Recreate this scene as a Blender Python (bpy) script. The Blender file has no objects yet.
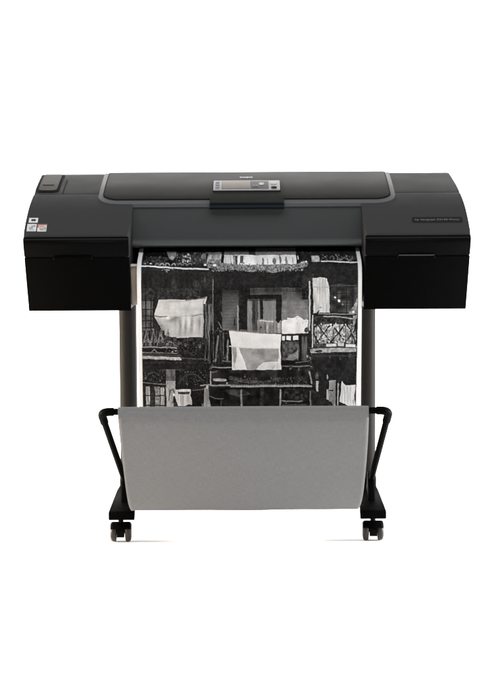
import bpy, bmesh, math, random
import numpy as np
from mathutils import Vector, Matrix

random.seed(7)
C = bpy.context.scene.collection
R = math.radians

# ------------------------------------------------------------------ materials
def srgb(v):
    v = v / 255.0
    return v / 12.92 if v <= 0.04045 else ((v + 0.055) / 1.055) ** 2.4

def mat(name, col, rough=0.5, spec=0.5, metal=0.0, grain=0.0, gscale=900.0, vary=0.0, coat=0.0):
    m = bpy.data.materials.new(name)
    m.use_nodes = True
    nt = m.node_tree
    b = nt.nodes['Principled BSDF']
    if not isinstance(col, (tuple, list)):
        col = (col, col, col)
    b.inputs['Base Color'].default_value = (*col, 1)
    b.inputs['Roughness'].default_value = rough
    b.inputs['Specular IOR Level'].default_value = spec
    b.inputs['Metallic'].default_value = metal
    b.inputs['Coat Weight'].default_value = coat
    tc = nt.nodes.new('ShaderNodeTexCoord')
    if vary > 0:                                   # handling smudges: roughness and a little colour
        n = nt.nodes.new('ShaderNodeTexNoise')
        n.inputs['Scale'].default_value = 9.0
        n.inputs['Detail'].default_value = 6.0
        nt.links.new(tc.outputs['Object'], n.inputs['Vector'])
        mr = nt.nodes.new('ShaderNodeMapRange')
        mr.inputs['To Min'].default_value = max(0.02, rough - vary)
        mr.inputs['To Max'].default_value = rough + vary
        nt.links.new(n.outputs['Fac'], mr.inputs['Value'])
        nt.links.new(mr.outputs['Result'], b.inputs['Roughness'])
    if grain > 0:                                  # moulded texture of the plastic
        n2 = nt.nodes.new('ShaderNodeTexNoise')
        n2.inputs['Scale'].default_value = gscale
        n2.inputs['Detail'].default_value = 3.0
        nt.links.new(tc.outputs['Object'], n2.inputs['Vector'])
        bp = nt.nodes.new('ShaderNodeBump')
        bp.inputs['Strength'].default_value = grain
        bp.inputs['Distance'].default_value = 0.0006
        nt.links.new(n2.outputs['Fac'], bp.inputs['Height'])
        nt.links.new(bp.outputs['Normal'], b.inputs['Normal'])
    return m

M = {}
M['top'] = mat('charcoal moulded plastic', (0.0162, 0.0162, 0.0163), 0.5, 0.02, grain=0.35, vary=0.08)
M['front'] = mat('shade-darkened front plastic', (0.0004, 0.0004, 0.0004), 0.42, 0.012, grain=0.08, vary=0.05)  # same plastic as the top; shade of upright faces put into the colour
M['apron'] = mat('shade-darkened lip plastic', (0.0004, 0.0004, 0.0004), 0.34, 0.035, grain=0.08)  # shaded copy of the top plastic, glossier for the lip
M['panel'] = mat('slate plastic', (0.0180, 0.0194, 0.0199), 0.42, 0.10, grain=0.2, vary=0.07)
M['lid'] = mat('smoked lid', (0.0080, 0.0079, 0.0076), 0.34, 0.008, vary=0.05)
M['trim'] = mat('grey trim', (0.036, 0.0365, 0.0375), 0.38, 0.10)
M['gasket'] = mat('black rubber', 0.001, 0.7, 0.06)
M['black'] = mat('black plastic', 0.0006, 0.55, 0.02)
M['navy'] = mat('tab front', (0.0012, 0.0024, 0.0038), 0.45, 0.04)
M['olive'] = mat('ink cover plastic', (0.0120, 0.0108, 0.0085), 0.45, 0.05, grain=0.2)
M['silver'] = mat('silver bezel', (0.112, 0.112, 0.115), 0.35, 0.3)
M['screen'] = mat('unlit display', (0.040, 0.032, 0.021), 0.3, 0.15)
M['keypad'] = mat('dark keypad', (0.010, 0.0105, 0.012), 0.35, 0.1)
M['button'] = mat('grey buttons', (0.05, 0.052, 0.056), 0.4, 0.4)
M['paleb'] = mat('pale buttons', (0.17, 0.17, 0.17), 0.4, 0.2)
M['mark'] = mat('white marking', (0.75, 0.75, 0.75), 0.5, 0.2)
M['plate_text'] = mat('grey lettering', (0.075, 0.075, 0.075), 0.5, 0.1)
M['plate'] = mat('nameplate', (0.0062, 0.0062, 0.0064), 0.5, 0.04)
M['sticker'] = mat('white sticker', (0.24, 0.24, 0.24), 0.5, 0.2)
M['ink_black'] = mat('sticker black', (0.01, 0.01, 0.01), 0.5, 0.3)
M['ink_grey'] = mat('sticker grey', (0.11, 0.11, 0.12), 0.5, 0.2)
M['ink_red'] = mat('sticker red', (0.16, 0.05, 0.035), 0.5, 0.2)
M['post'] = mat('anodised post', (0.0088, 0.0083, 0.0077), 0.6, 0.02, grain=0.1, gscale=500)
M['tube'] = mat('black tube', 0.0006, 0.55, 0.008)
M['wheel'] = mat('grey wheel tread', (0.0125, 0.0113, 0.0102), 0.45, 0.12)
M['beige'] = mat('beige background strip', (0.30, 0.235, 0.19), 0.5, 0.3)
M['cap'] = mat('pale cap', (0.40, 0.40, 0.40), 0.5, 0.3)
M['glint_roller'] = mat('grip glint and roller grey', (0.020, 0.020, 0.020), 0.3, 0.15)  # painted highlight on one grip; also the roller bar's own grey

# woven basket cloth
m = mat('woven grey cloth', (0.20, 0.20, 0.20), 0.9, 0.15)
nt = m.node_tree; b = nt.nodes['Principled BSDF']
tc = nt.nodes.new('ShaderNodeTexCoord')
def streak(sx, sy):
    mp = nt.nodes.new('ShaderNodeMapping'); mp.inputs['Scale'].default_value = (sx, sy, 1)
    nt.links.new(tc.outputs['UV'], mp.inputs['Vector'])
    n = nt.nodes.new('ShaderNodeTexNoise'); n.inputs['Scale'].default_value = 1.0
    n.inputs['Detail'].default_value = 4.0
    nt.links.new(mp.outputs['Vector'], n.inputs['Vector']); return n
s1, s2 = streak(55, 620), streak(620, 55)
f1, f2 = streak(120, 1500), streak(1500, 120)
mul = nt.nodes.new('ShaderNodeMath'); mul.operation = 'ADD'
nt.links.new(f1.outputs['Fac'], mul.inputs[0]); nt.links.new(f2.outputs['Fac'], mul.inputs[1])
ad = nt.nodes.new('ShaderNodeMath'); ad.operation = 'ADD'
nt.links.new(s1.outputs['Fac'], ad.inputs[0]); nt.links.new(s2.outputs['Fac'], ad.inputs[1])
cr = nt.nodes.new('ShaderNodeMapRange')
cr.inputs['From Min'].default_value = 0.65; cr.inputs['From Max'].default_value = 1.35
cr.inputs['To Min'].default_value = 0.067; cr.inputs['To Max'].default_value = 0.090
nt.links.new(ad.outputs['Value'], cr.inputs['Value'])
cc = nt.nodes.new('ShaderNodeCombineColor')
for i in range(3):
    nt.links.new(cr.outputs['Result'], cc.inputs[i])
nt.links.new(cc.outputs['Color'], b.inputs['Base Color'])
bp = nt.nodes.new('ShaderNodeBump'); bp.inputs['Strength'].default_value = 0.5
bp.inputs['Distance'].default_value = 0.0008
nt.links.new(mul.outputs['Value'], bp.inputs['Height']); nt.links.new(bp.outputs['Normal'], b.inputs['Normal'])
M['cloth'] = m

# print: the picture on the sheet is stored as a colour attribute of the sheet
m = mat('photo print', (0.8, 0.8, 0.8), 0.5, 0.03)
nt = m.node_tree; at = nt.nodes.new('ShaderNodeAttribute'); at.attribute_name = 'ink'
nt.links.new(at.outputs['Color'], nt.nodes['Principled BSDF'].inputs['Base Color'])
M['print'] = m

M['paper_white'] = mat('white seamless paper', (0.88, 0.88, 0.88), 0.9, 0.1, grain=0.05, gscale=300)

# ------------------------------------------------------------------ mesh helpers
def empty(name, loc=(0, 0, 0)):
    o = bpy.data.objects.new(name, None); C.objects.link(o); o.location = loc
    o.empty_display_size = 0.1
    return o

def obj(name, bm, mats, parent=None, angle=35, label=None):
    bmesh.ops.recalc_face_normals(bm, faces=bm.faces)
    for f in bm.faces:
        f.smooth = True
    for e in bm.edges:
        if len(e.link_faces) == 2:
            e.smooth = e.calc_face_angle(0) < R(angle)
    me = bpy.data.meshes.new(name)
    bm.to_mesh(me); bm.free()
    if not isinstance(mats, (list, tuple)):
        mats = [mats]
    for mm in mats:
        me.materials.append(mm)
    o = bpy.data.objects.new(name, me); C.objects.link(o)
    if parent:
        o.parent = parent
    if label:
        o['label'] = label
    return o

def add_box(bm, x0, x1, y0, y1, z0, z1, bev=0.0, seg=2, mi=0):
    r = bmesh.ops.create_cube(bm, size=1.0)
    vs = r['verts']
    for v in vs:
        v.co = Vector(((x0 + x1) / 2 + v.co.x * (x1 - x0), (y0 + y1) / 2 + v.co.y * (y1 - y0), (z0 + z1) / 2 + v.co.z * (z1 - z0)))
    fs = set(f for v in vs for f in v.link_faces)
    for f in fs:
        f.material_index = mi
    if bev > 0:
        es = list(set(e for v in vs for e in v.link_edges))
        bmesh.ops.bevel(bm, geom=es, offset=bev, segments=seg, affect='EDGES', profile=0.5, clamp_overlap=True)

def add_prism(bm, poly, xa, xb, bev=0.0, seg=2, nx=1, mi=0):
    """poly = closed (y, z) outline; xa, xb = numbers or functions of (y, z)"""
    fa = xa if callable(xa) else (lambda y, z: xa)
    fb = xb if callable(xb) else (lambda y, z: xb)
    rings = []
    for k in range(nx + 1):
        t = k / nx
        rings.append([bm.verts.new((fa(y, z) * (1 - t) + fb(y, z) * t, y, z)) for y, z in poly])
    n = len(poly)
    for a, b_ in zip(rings, rings[1:]):
        for i in range(n):
            f = bm.faces.new((a[i], a[(i + 1) % n], b_[(i + 1) % n], b_[i])); f.material_index = mi
    f1 = bm.faces.new(rings[0][::-1]); f2 = bm.faces.new(rings[-1])
    f1.material_index = f2.material_index = mi
    if bev > 0:
        es = list(set(list(f1.edges) + list(f2.edges)))
        bmesh.ops.bevel(bm, geom=es, offset=bev, segments=seg, affect='EDGES', profile=0.5, clamp_overlap=True)

def add_tube(bm, pts, rad, n=16, caps=True):
    pts = [Vector(p) for p in pts]
    rings = []
    up = Vector((0.13, 0.31, 0.94)).normalized()
    for i, p in enumerate(pts):
        d = (pts[min(i + 1, len(pts) - 1)] - pts[max(i - 1, 0)]).normalized()
        u = (up - d * up.dot(d)).normalized(); w = d.cross(u); up = u
        rr = rad[i] if isinstance(rad, (list, tuple)) else rad
        rings.append([bm.verts.new(p + u * rr * math.cos(2 * math.pi * k / n) + w * rr * math.sin(2 * math.pi * k / n)) for k in range(n)])
    for a, b_ in zip(rings, rings[1:]):
        for k in range(n):
            bm.faces.new((a[k], a[(k + 1) % n], b_[(k + 1) % n], b_[k]))
    if caps:
        bm.faces.new(rings[0][::-1]); bm.faces.new(rings[-1])

def add_lathe_x(bm, prof, cx, cy, cz, n=32, mi=0):
    """prof = (dx, r) outline turned about the x axis"""
    rings = []
    for dx, r in prof:
        rings.append([bm.verts.new((cx + dx, cy + r * math.cos(2 * math.pi * k / n), cz + r * math.sin(2 * math.pi * k / n))) for k in range(n)])
    for a, b_ in zip(rings, rings[1:]):
        for k in range(n):
            f = bm.faces.new((a[k], a[(k + 1) % n], b_[(k + 1) % n], b_[k])); f.material_index = mi
    f = bm.faces.new(rings[0][::-1]); f.material_index = mi
    f = bm.faces.new(rings[-1]); f.material_index = mi

def smooth_path(pts, n=10):
    """Catmull-Rom through points of any dimension"""
    P = [np.array(p, float) for p in pts]
    P = [2 * P[0] - P[1]] + P + [2 * P[-1] - P[-2]]
    out = []
    for i in range(1, len(P) - 2):
        for k in range(n):
            t = k / n
            out.append(0.5 * ((2 * P[i]) + (P[i + 1] - P[i - 1]) * t + (2 * P[i - 1] - 5 * P[i] + 4 * P[i + 1] - P[i + 2]) * t * t
                              + (3 * P[i] - P[i - 1] - 3 * P[i + 1] + P[i + 2]) * t ** 3))
    out.append(P[-2])
    return out

def corner_round(pts, r, n=6):
    """replace each inner corner of a 3-D polyline by an arc-like bend"""
    pts = [Vector(p) for p in pts]; out = [pts[0]]
    for a, b_, c in zip(pts, pts[1:], pts[2:]):
        p0 = b_ + (a - b_).normalized() * r; p1 = b_ + (c - b_).normalized() * r
        for k in range(n + 1):
            t = k / n
            out.append(p0 * (1 - t) ** 2 + b_ * 2 * t * (1 - t) + p1 * t * t)
    out.append(pts[-1])
    return out

# height of the sloping top of the printer at depth y
TOPN = [(0.0, 0.868), (0.06, 0.9085), (0.12, 0.9405), (0.18, 0.9630), (0.25, 0.9825), (0.35, 1.0045), (0.5, 1.0300), (0.56, 1.037)]
_tp = np.array(smooth_path(TOPN, 20))
def Z(y):
    return float(np.interp(y, _tp[:, 0], _tp[:, 1]))

def add_patch(bm, x0, x1, y0, y1, off, thick, rf=0.0, rb=0.0, nx=10, mi=0, zf=Z):
    """raised plate lying on the sloping top, rounded front / back corners, closed sides"""
    ys = set(np.linspace(y0, y1, max(3, int((y1 - y0) / 0.012) + 2)).tolist())
    for r, base, sg in ((rf, y0, 1), (rb, y1, -1)):
        if r > 0:
            for k in range(9):
                ys.add(base + sg * r * (1 - math.cos(k / 8 * math.pi / 2)))
    ys = sorted(ys)
    def inset(y):
        d = 0.0
        if rf > 0 and y < y0 + rf:
            d = max(d, rf - math.sqrt(max(0, rf * rf - (rf - (y - y0)) ** 2)))
        if rb > 0 and y > y1 - rb:
            d = max(d, rb - math.sqrt(max(0, rb * rb - (rb - (y1 - y)) ** 2)))
        return d
    top, bot = [], []
    for y in ys:
        i = inset(y); z = zf(y) + off
        top.append([bm.verts.new((x0 + i + (x1 - x0 - 2 * i) * k / nx, y, z)) for k in range(nx + 1)])
        bot.append([bm.verts.new((x0 + i + (x1 - x0 - 2 * i) * k / nx, y, z - thick)) for k in range(nx + 1)])
    fs = []
    for j in range(len(ys) - 1):
        for k in range(nx):
            fs.append(bm.faces.new((top[j][k], top[j][k + 1], top[j + 1][k + 1], top[j + 1][k])))
            fs.append(bm.faces.new((bot[j][k], bot[j + 1][k], bot[j + 1][k + 1], bot[j][k + 1])))
        for k in (0, nx):
            fs.append(bm.faces.new((top[j][k], top[j + 1][k], bot[j + 1][k], bot[j][k])))
    for j in (0, len(ys) - 1):
        for k in range(nx):
            fs.append(bm.faces.new((top[j][k], top[j][k + 1], bot[j][k + 1], bot[j][k])))
    for f in fs:
        f.material_index = mi

def add_text(bm, s, size, mtx, mi=0, width=None):
    cu = bpy.data.curves.new('lettering', 'FONT'); cu.body = s; cu.size = size
    cu.align_x = 'CENTER'; cu.align_y = 'CENTER'; cu.resolution_u = 2; cu.extrude = 0.0002
    to = bpy.data.objects.new('lettering', cu); C.objects.link(to)
    bpy.context.view_layer.update()
    ev = to.evaluated_get(bpy.context.evaluated_depsgraph_get())
    me = bpy.data.meshes.new_from_object(ev)
    xs = [v.co.x for v in me.vertices]
    sx = width / (max(xs) - min(xs)) if width else 1.0
    b2 = bmesh.new(); b2.from_mesh(me)
    mp = {v: bm.verts.new(mtx @ Vector((v.co.x * sx, v.co.y, v.co.z))) for v in b2.verts}
    for f in b2.faces:
        try:
            nf = bm.faces.new([mp[v] for v in f.verts]); nf.material_index = mi
        except ValueError:
            pass
    b2.free()
    bpy.data.objects.remove(to); bpy.data.curves.remove(cu); bpy.data.meshes.remove(me)

def slope_matrix(x, y, off):
    dz = (Z(y + 0.005) - Z(y - 0.005)) / 0.01
    t = Vector((0, 1, dz)).normalized(); n = Vector((0, -dz, 1)).normalized()
    m4 = Matrix(((1, t.x, n.x, x), (0, t.y, n.y, y), (0, t.z, n.z, Z(y) + off), (0, 0, 0, 1)))
    return m4

# ------------------------------------------------------------------ setting: white sweep
bm = bmesh.new()
prof = [(-2.2, 0.0), (1.6, 0.0)]
for k in range(1, 15):
    a = k / 14 * math.pi / 2
    prof.append((1.6 + 1.0 * math.sin(a), 1.0 - 1.0 * math.cos(a)))
prof += [(2.6, 1.6), (2.6, 2.2)]
cols = [[bm.verts.new((x, y, z)) for y, z in prof] for x in np.linspace(-4.5, 4.5, 13)]
for a, b_ in zip(cols, cols[1:]):
    for i in range(len(prof) - 1):
        bm.faces.new((a[i], b_[i], b_[i + 1], a[i + 1]))
sweep = obj('backdrop', bm, M['paper_white'], angle=60)
sweep['kind'] = 'structure'
sweep['label'] = 'plain white seamless studio backdrop'

# ------------------------------------------------------------------ the printer
printer = empty('large_format_printer', (0, 0.25, 0))
printer['label'] = 'black wide-format printer on a wheeled stand with a grey cloth catch basket'
printer['category'] = 'printer'
_parts = []
def part(name, bm, mats, parent=None, angle=35, label=None):
    o = obj(name, bm, mats, None, angle, label)
    _parts.append((o, parent or printer))
    return o

def outer(y, z):
    return 0.6325 - 0.034 * max(0, y) - 0.05 * max(0.0, 0.873 - z)
def inner(y, z):
    return 0.3375 - 0.055 * max(0, min(y, 0.16)) - 0.02 * max(0.0, 0.873 - z)
def yfront(z):
    return 0.03 * (0.858 - z) / 0.196

for s in (-1, 1):
    side = 'left' if s < 0 else 'right'
    fo = lambda y, z: s * outer(y, z)
    fi = lambda y, z: s * inner(y, z)
    # main shell: sloping top, up to the cover seam
    poly = [(0.034, 0.664), (0.016, 0.80), (0.014, 0.872), (0.019, Z(0.019) - 0.001), (0.024, Z(0.024))]
    poly += [(y, Z(y)) for y in np.linspace(0.034, 0.2485, 22)]
    poly += [(0.2492, Z(0.2492) - 0.003), (0.2492, 0.664)]
    bm = bmesh.new(); add_prism(bm, poly, fo, fi, bev=0.0022, seg=2)
    housing = part('end_housing', bm, M['top'], label='%s end housing of the printer, charcoal sloping top' % side)
    # rear cover behind the seam
    poly = [(0.2525, 0.664), (0.2525, Z(0.2525) - 0.003), (0.2532, Z(0.2532))]
    poly += [(y, Z(y)) for y in np.linspace(0.262, 0.515, 22)]
    poly += [(0.524, Z(0.515) - 0.002), (0.53, Z(0.515) - 0.010), (0.53, 0.664)]
    bm = bmesh.new(); add_prism(bm, poly, fo, fi, bev=0.005, seg=3)
    part('top_cover', bm, M['top'], housing)
    # apron strip with the rounded lip
    poly = [(yfront(0.8165), 0.8165), (yfront(0.85), 0.850)]
    for k in range(9):
        a = k / 8 * R(115)
        poly.append((0.0125 - 0.0125 * math.cos(a), 0.8595 + 0.0125 * math.sin(a)))
    poly += [(0.0165, 0.862), (0.0165, 0.8165)]
    fo2 = lambda y, z: s * (outer(y, z) + 0.0004)
    fi2 = lambda y, z: s * (inner(y, z) - 0.0015)
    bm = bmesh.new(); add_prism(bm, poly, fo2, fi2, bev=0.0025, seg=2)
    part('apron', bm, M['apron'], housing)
    # drawer front with the grip
    poly = [(yfront(0.662) + 0.004, 0.6605), (yfront(0.666), 0.664), (yfront(0.74), 0.74), (yfront(0.8115), 0.8115),
            (yfront(0.8115) + 0.002, 0.8135), (0.030, 0.8135), (0.030, 0.6605)]
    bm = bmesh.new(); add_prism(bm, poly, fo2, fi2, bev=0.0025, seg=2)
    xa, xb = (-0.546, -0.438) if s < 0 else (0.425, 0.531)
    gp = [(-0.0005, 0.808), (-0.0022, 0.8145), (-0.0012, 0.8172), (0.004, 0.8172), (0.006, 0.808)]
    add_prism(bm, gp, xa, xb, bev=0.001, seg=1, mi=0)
    if s > 0:  # paler strip painting the bright line this grip reflects
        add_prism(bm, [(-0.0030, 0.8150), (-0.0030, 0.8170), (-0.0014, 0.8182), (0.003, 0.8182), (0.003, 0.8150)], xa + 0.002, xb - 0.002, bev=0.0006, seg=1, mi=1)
    part('drawer_front', bm, [M['front'], M['glint_roller']], housing)
    if s < 0:
        # ink bay cover, its surround and the short seam beside it
        bm = bmesh.new()
        add_patch(bm, -0.6235, -0.553, 0.265, 0.500, 0.0015, 0.003, rf=0.022, rb=0.004, mi=0)
        add_patch(bm, -0.614, -0.560, 0.278, 0.494, 0.0042, 0.003, rf=0.017, rb=0.006, mi=1)
        add_patch(bm, -0.606, -0.572, 0.335, 0.341, 0.0050, 0.002, mi=0)
        add_patch(bm, -0.5415, -0.5385, 0.258, 0.425, 0.0008, 0.002, nx=1, mi=0)
        part('ink_cover', bm, [M['gasket'], M['olive']], housing)
        # three stickers
        def sticker(x0, x1, y0, y1, marks):
            bm = bmesh.new()
            add_patch(bm, x0, x1, y0, y1, 0.0008, 0.0009, nx=2, mi=0)
            for (a0, a1, b0, b1, mi) in marks:
                add_patch(bm, x0 + (x1 - x0) * a0, x0 + (x1 - x0) * a1, y0 + (y1 - y0) * b0, y0 + (y1 - y0) * b1, 0.0012, 0.0005, nx=2, mi=mi)
            part('sticker', bm, [M['sticker'], M['ink_black'], M['ink_grey'], M['ink_red']], housing)
        sticker(-0.6215, -0.5955, 0.062, 0.083, [(.3, .5, .28, .72, 1), (.52, .72, .28, .72, 1), (.25, .78, .45, .6, 1)])
        sticker(-0.624, -0.5975, 0.028, 0.056, [(.25, .4, .25, .55, 2), (.45, .62, .30, .75, 2), (.68, .85, .55, .85, 2), (.3, .8, .15, .2, 2)])
        sticker(-0.5945, -0.5685, 0.027, 0.055, [(.02, .98, .84, .99, 3), (.02, .14, .5, .84, 3), (.2, .75, .62, .72, 3), (.2, .85, .35, .48, 2), (.3, .7, .15, .26, 3), (.8, .92, .1, .6, 2)])
    else:
        bm = bmesh.new()
        add_patch(bm, 0.470, 0.613, 0.053, 0.078, 0.0006, 0.001, rf=0.005, rb=0.005, mi=0)
        add_text(bm, 'hp designjet Z2100 Photo', 0.0105, slope_matrix(0.5415, 0.0655, 0.0010), 1, width=0.126)
        part('nameplate', bm, [M['plate'], M['plate_text']], housing)

# lid with its trim
bm = bmesh.new(); add_patch(bm, -0.4165, 0.4165, 0.186, 0.512, 0.0055, 0.005, rf=0.045, nx=24)
lid = part('lid', bm, M['lid'])
bm = bmesh.new(); add_patch(bm, -0.4198, 0.4198, 0.1815, 0.513, 0.0040, 0.004, rf=0.047, nx=24)
part('gasket', bm, M['gasket'], lid)
bm = bmesh.new(); add_patch(bm, -0.4325, 0.4325, 0.1555, 0.5145, 0.0028, 0.010, rf=0.062, nx=24)
part('trim', bm, M['trim'], lid)
bm = bmesh.new(); add_text(bm, 'invent', 0.0165, slope_matrix(-0.002, 0.425, 0.0060), 0, width=0.038)
part('emblem', bm, M['mark'], lid)

# control panel: tab, bezel, display, keys
bm = bmesh.new()
tz = lambda y: Z(y)
add_patch(bm, -0.1075, 0.1075, 0.146, 0.40, 0.0085, 0.006, rf=0.006, nx=8, mi=0)
gp = [(0.146, Z(0.146) + 0.0075), (0.137, Z(0.146) + 0.001), (0.134, 0.947), (0.137, 0.9425), (0.165, 0.945), (0.165, Z(0.165) + 0.002)]
add_prism(bm, gp, -0.1085, 0.1085, bev=0.0015, seg=1, mi=1)
cp = part('control_panel', bm, [M['lid'], M['navy']])
bm = bmesh.new()
add_patch(bm, -0.1005, 0.0995, 0.238, 0.350, 0.0105, 0.003, rf=0.004, rb=0.004, mi=1)
add_patch(bm, -0.0985, 0.0975, 0.241, 0.347, 0.0128, 0.004, rf=0.005, rb=0.005, mi=0)
part('bezel', bm, [M['silver'], M['gasket']], cp)
bm = bmesh.new(); add_patch(bm, -0.0745, 0.0095, 0.253, 0.335, 0.0140, 0.002, rf=0.002, rb=0.002)
part('screen', bm, M['screen'], cp)
bm = bmesh.new()
add_patch(bm, 0.0105, 0.0640, 0.253, 0.335, 0.0140, 0.002, rf=0.002, rb=0.002, mi=0)
add_patch(bm, 0.036, 0.050, 0.285, 0.312, 0.0152, 0.0015, rf=0.008, rb=0.008, mi=1)
for q in (0.018, 0.027):
    add_patch(bm, q, q + 0.006, 0.270, 0.286, 0.0152, 0.0015, rf=0.002, rb=0.002, mi=2)
part('keypad', bm, [M['keypad'], M['paleb'], M['button']], cp)
for k in range(3):
    bm = bmesh.new(); y = 0.257 + 0.029 * k
    add_patch(bm, -0.0925, -0.0805, y, y + 0.016, 0.0145, 0.002, rf=0.003, rb=0.003, nx=3)
    part('button', bm, M['button'], cp)
bm = bmesh.new(); add_patch(bm, 0.071, 0.088, 0.252, 0.272, 0.0145, 0.002, rf=0.0075, rb=0.0075, nx=4)
part('button', bm, M['gasket'], cp)
bm = bmesh.new(); add_patch(bm, 0.070, 0.089, 0.298, 0.326, 0.0145, 0.002, rf=0.006, rb=0.006, nx=4)
part('button', bm, M['paleb'], cp)

# front panel between the housings
poly = [(0.176, 0.9500), (0.167, 0.9545), (0.1605, 0.9490), (0.1475, 0.858), (0.1440, 0.848), (0.1395, 0.8425), (0.1365, 0.838), (0.1380, 0.8340), (0.1430, 0.8325), (0.190, 0.838)]
bm = bmesh.new(); add_prism(bm, poly, -0.3315, 0.3315, bev=0.001, seg=1)
part('front_panel', bm, M['panel'])

# inner chassis, platen and the roller bar in the slot
bm = bmesh.new()
add_box(bm, -0.331, 0.331, 0.192, 0.43, 0.846, 0.944)
add_box(bm, -0.331, 0.331, 0.432, 0.527, 0.667, 1.02, 0.004)
part('chassis', bm, M['black'])
poly = [(0.43, 0.8345), (0.30, 0.8305), (0.22, 0.8250), (0.165, 0.8170), (0.12, 0.8065)]
for k in range(8):
    a = k / 7 * R(85)
    poly.append((0.072 - 0.036 * math.sin(a), 0.760 + 0.036 * math.cos(a)))
poly += [(0.050, 0.705), (0.085, 0.676), (0.43, 0.676)]
bm = bmesh.new(); add_prism(bm, poly, -0.3115, 0.329, bev=0.002, seg=1)
part('platen', bm, M['black'])
bm = bmesh.new()
add_lathe_x(bm, [(-0.325, 0.0035), (0.325, 0.0035)], 0, 0.186, 0.8350, 14)
for k in range(15):
    x = -0.308 + 0.044 * k
    add_lathe_x(bm, [(-0.006, 0.0055), (-0.005, 0.0075), (0.005, 0.0075), (0.006, 0.0055)], x, 0.186, 0.8350, 16)
    add_box(bm, x - 0.002, x + 0.002, 0.176, 0.202, 0.8355, 0.8475)
part('roller_bar', bm, M['glint_roller'])
bm = bmesh.new()  # stands in for beige background showing between housing and sheet
poly = [(0.075, 0.672), (0.072, 0.782), (0.090, 0.782), (0.10, 0.672)]
add_prism(bm, poly, -0.3335, -0.3140, bev=0.002, seg=2)
add_box(bm, -0.335, -0.3125, 0.066, 0.095, 0.7825, 0.789, 0.0015, mi=1)
part('background_strip', bm, [M['beige'], M['cap']])

# stand: posts, feet, casters
for s in (-1, 1):
    cx = s * 0.3545 - 0.001
    bm = bmesh.new(); add_box(bm, cx - 0.0245, cx + 0.0245, 0.245, 0.345, 0.105, 0.667)
    es = [e for e in bm.edges if abs(e.verts[0].co.z - e.verts[1].co.z) > 0.3]
    bmesh.ops.bevel(bm, geom=es, offset=0.0215, segments=7, affect='EDGES', profile=0.5)
    part('leg', bm, M['post'], angle=50)
    fx = s * 0.357 - 0.003
    bm = bmesh.new()
    poly = [(-0.050, 0.0715), (-0.050, 0.0905), (-0.044, 0.0955), (0.10, 0.104), (0.20, 0.112), (0.40, 0.112), (0.60, 0.100), (0.61, 0.090), (0.61, 0.0715)]
    fw = lambda y: 0.0372 - 0.042 * max(0.0, y + 0.03)
    add_prism(bm, poly, lambda y, z: fx - fw(y), lambda y, z: fx + fw(y), bev=0.0025, seg=2)
    foot = part('foot', bm, M['tube'])
    bm = bmesh.new(); add_box(bm, cx - 0.0268, cx + 0.0268, 0.232, 0.358, 0.100, 0.139)
    es = [e for e in bm.edges if abs(e.verts[0].co.z - e.verts[1].co.z) > 0.02]
    bmesh.ops.bevel(bm, geom=es, offset=0.018, segments=5, affect='EDGES', profile=0.5)
    part('socket', bm, M['tube'], foot)
    bx = s * 0.357 - 0.001
    bm = bmesh.new(); add_prism(bm, [(0.06, 0.098), (0.085, 0.150), (0.095, 0.178), (0.115, 0.180), (0.15, 0.135), (0.21, 0.108)], bx - 0.010, bx + 0.010, bev=0.004, seg=2)
    part('bracket', bm, M['tube'], foot)
    for y in (0.0, 0.545):
        kx = s * 0.3605 - 0.0045
        bm = bmesh.new()
        # hood: sector over the axle plus guards over both treads
        def sector(x0, x1, r, a0, a1, r0, n=14):
            poly = [(y + r * math.cos(R(a0 + (a1 - a0) * k / n)), 0.0275 + r * math.sin(R(a0 + (a1 - a0) * k / n))) for k in range(n + 1)]
            poly += [(y + r0 * math.cos(R(a1 - (a1 - a0) * k / n)), 0.0275 + r0 * math.sin(R(a1 - (a1 - a0) * k / n))) for k in range(n + 1)]
            add_prism(bm, poly, kx + x0, kx + x1, bev=0.0006, seg=1)
        sector(-0.0108, 0.0108, 0.0268, 15, 206, 0.004)
        hprof = [(-0.0300, 0.0235), (-0.0290, 0.0265), (-0.0265, 0.0288), (-0.022, 0.0297), (0.022, 0.0297), (0.0265, 0.0288), (0.0290, 0.0265), (0.0300, 0.0235), (0.0285, 0.0235), (0.0215, 0.0281), (-0.0215, 0.0281), (-0.0285, 0.0235)]
        hr = []
        for k in range(19):
            a = R(22 + (152 - 22) * k / 18)
            hr.append([bm.verts.new((kx + d, y + r * math.cos(a), 0.0275 + r * math.sin(a))) for d, r in hprof])
        for a_, b_ in zip(hr, hr[1:]):
            for k in range(len(hprof)):
                bm.faces.new((a_[k], a_[(k + 1) % len(hprof)], b_[(k + 1) % len(hprof)], b_[k]))
        bm.faces.new(hr[0]); bm.faces.new(hr[-1][::-1])
        add_lathe_x(bm, [(-0.020, 0.004), (0.020, 0.004)], kx, y, 0.0275, 12)
        bmesh.ops.create_cone(bm, cap_ends=True, segments=20, radius1=0.0075, radius2=0.0075, depth=0.026,
                              matrix=Matrix.Translation((kx, y, 0.0625)))
        caster = part('caster', bm, M['black'])
        for q in (-1, 1):
            bm = bmesh.new()
            pr = [(-0.0088, 0.017), (-0.0080, 0.0235), (-0.0055, 0.0266), (-0.002, 0.0275), (0.002, 0.0275), (0.0055, 0.0262), (0.0085, 0.0225), (0.0098, 0.015), (0.0098, 0.006)]
            add_lathe_x(bm, [(q * d, r) for d, r in pr], kx + q * 0.0206, y, 0.0275, 36)
            part('wheel', bm, M['wheel'], caster, angle=50)

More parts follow.
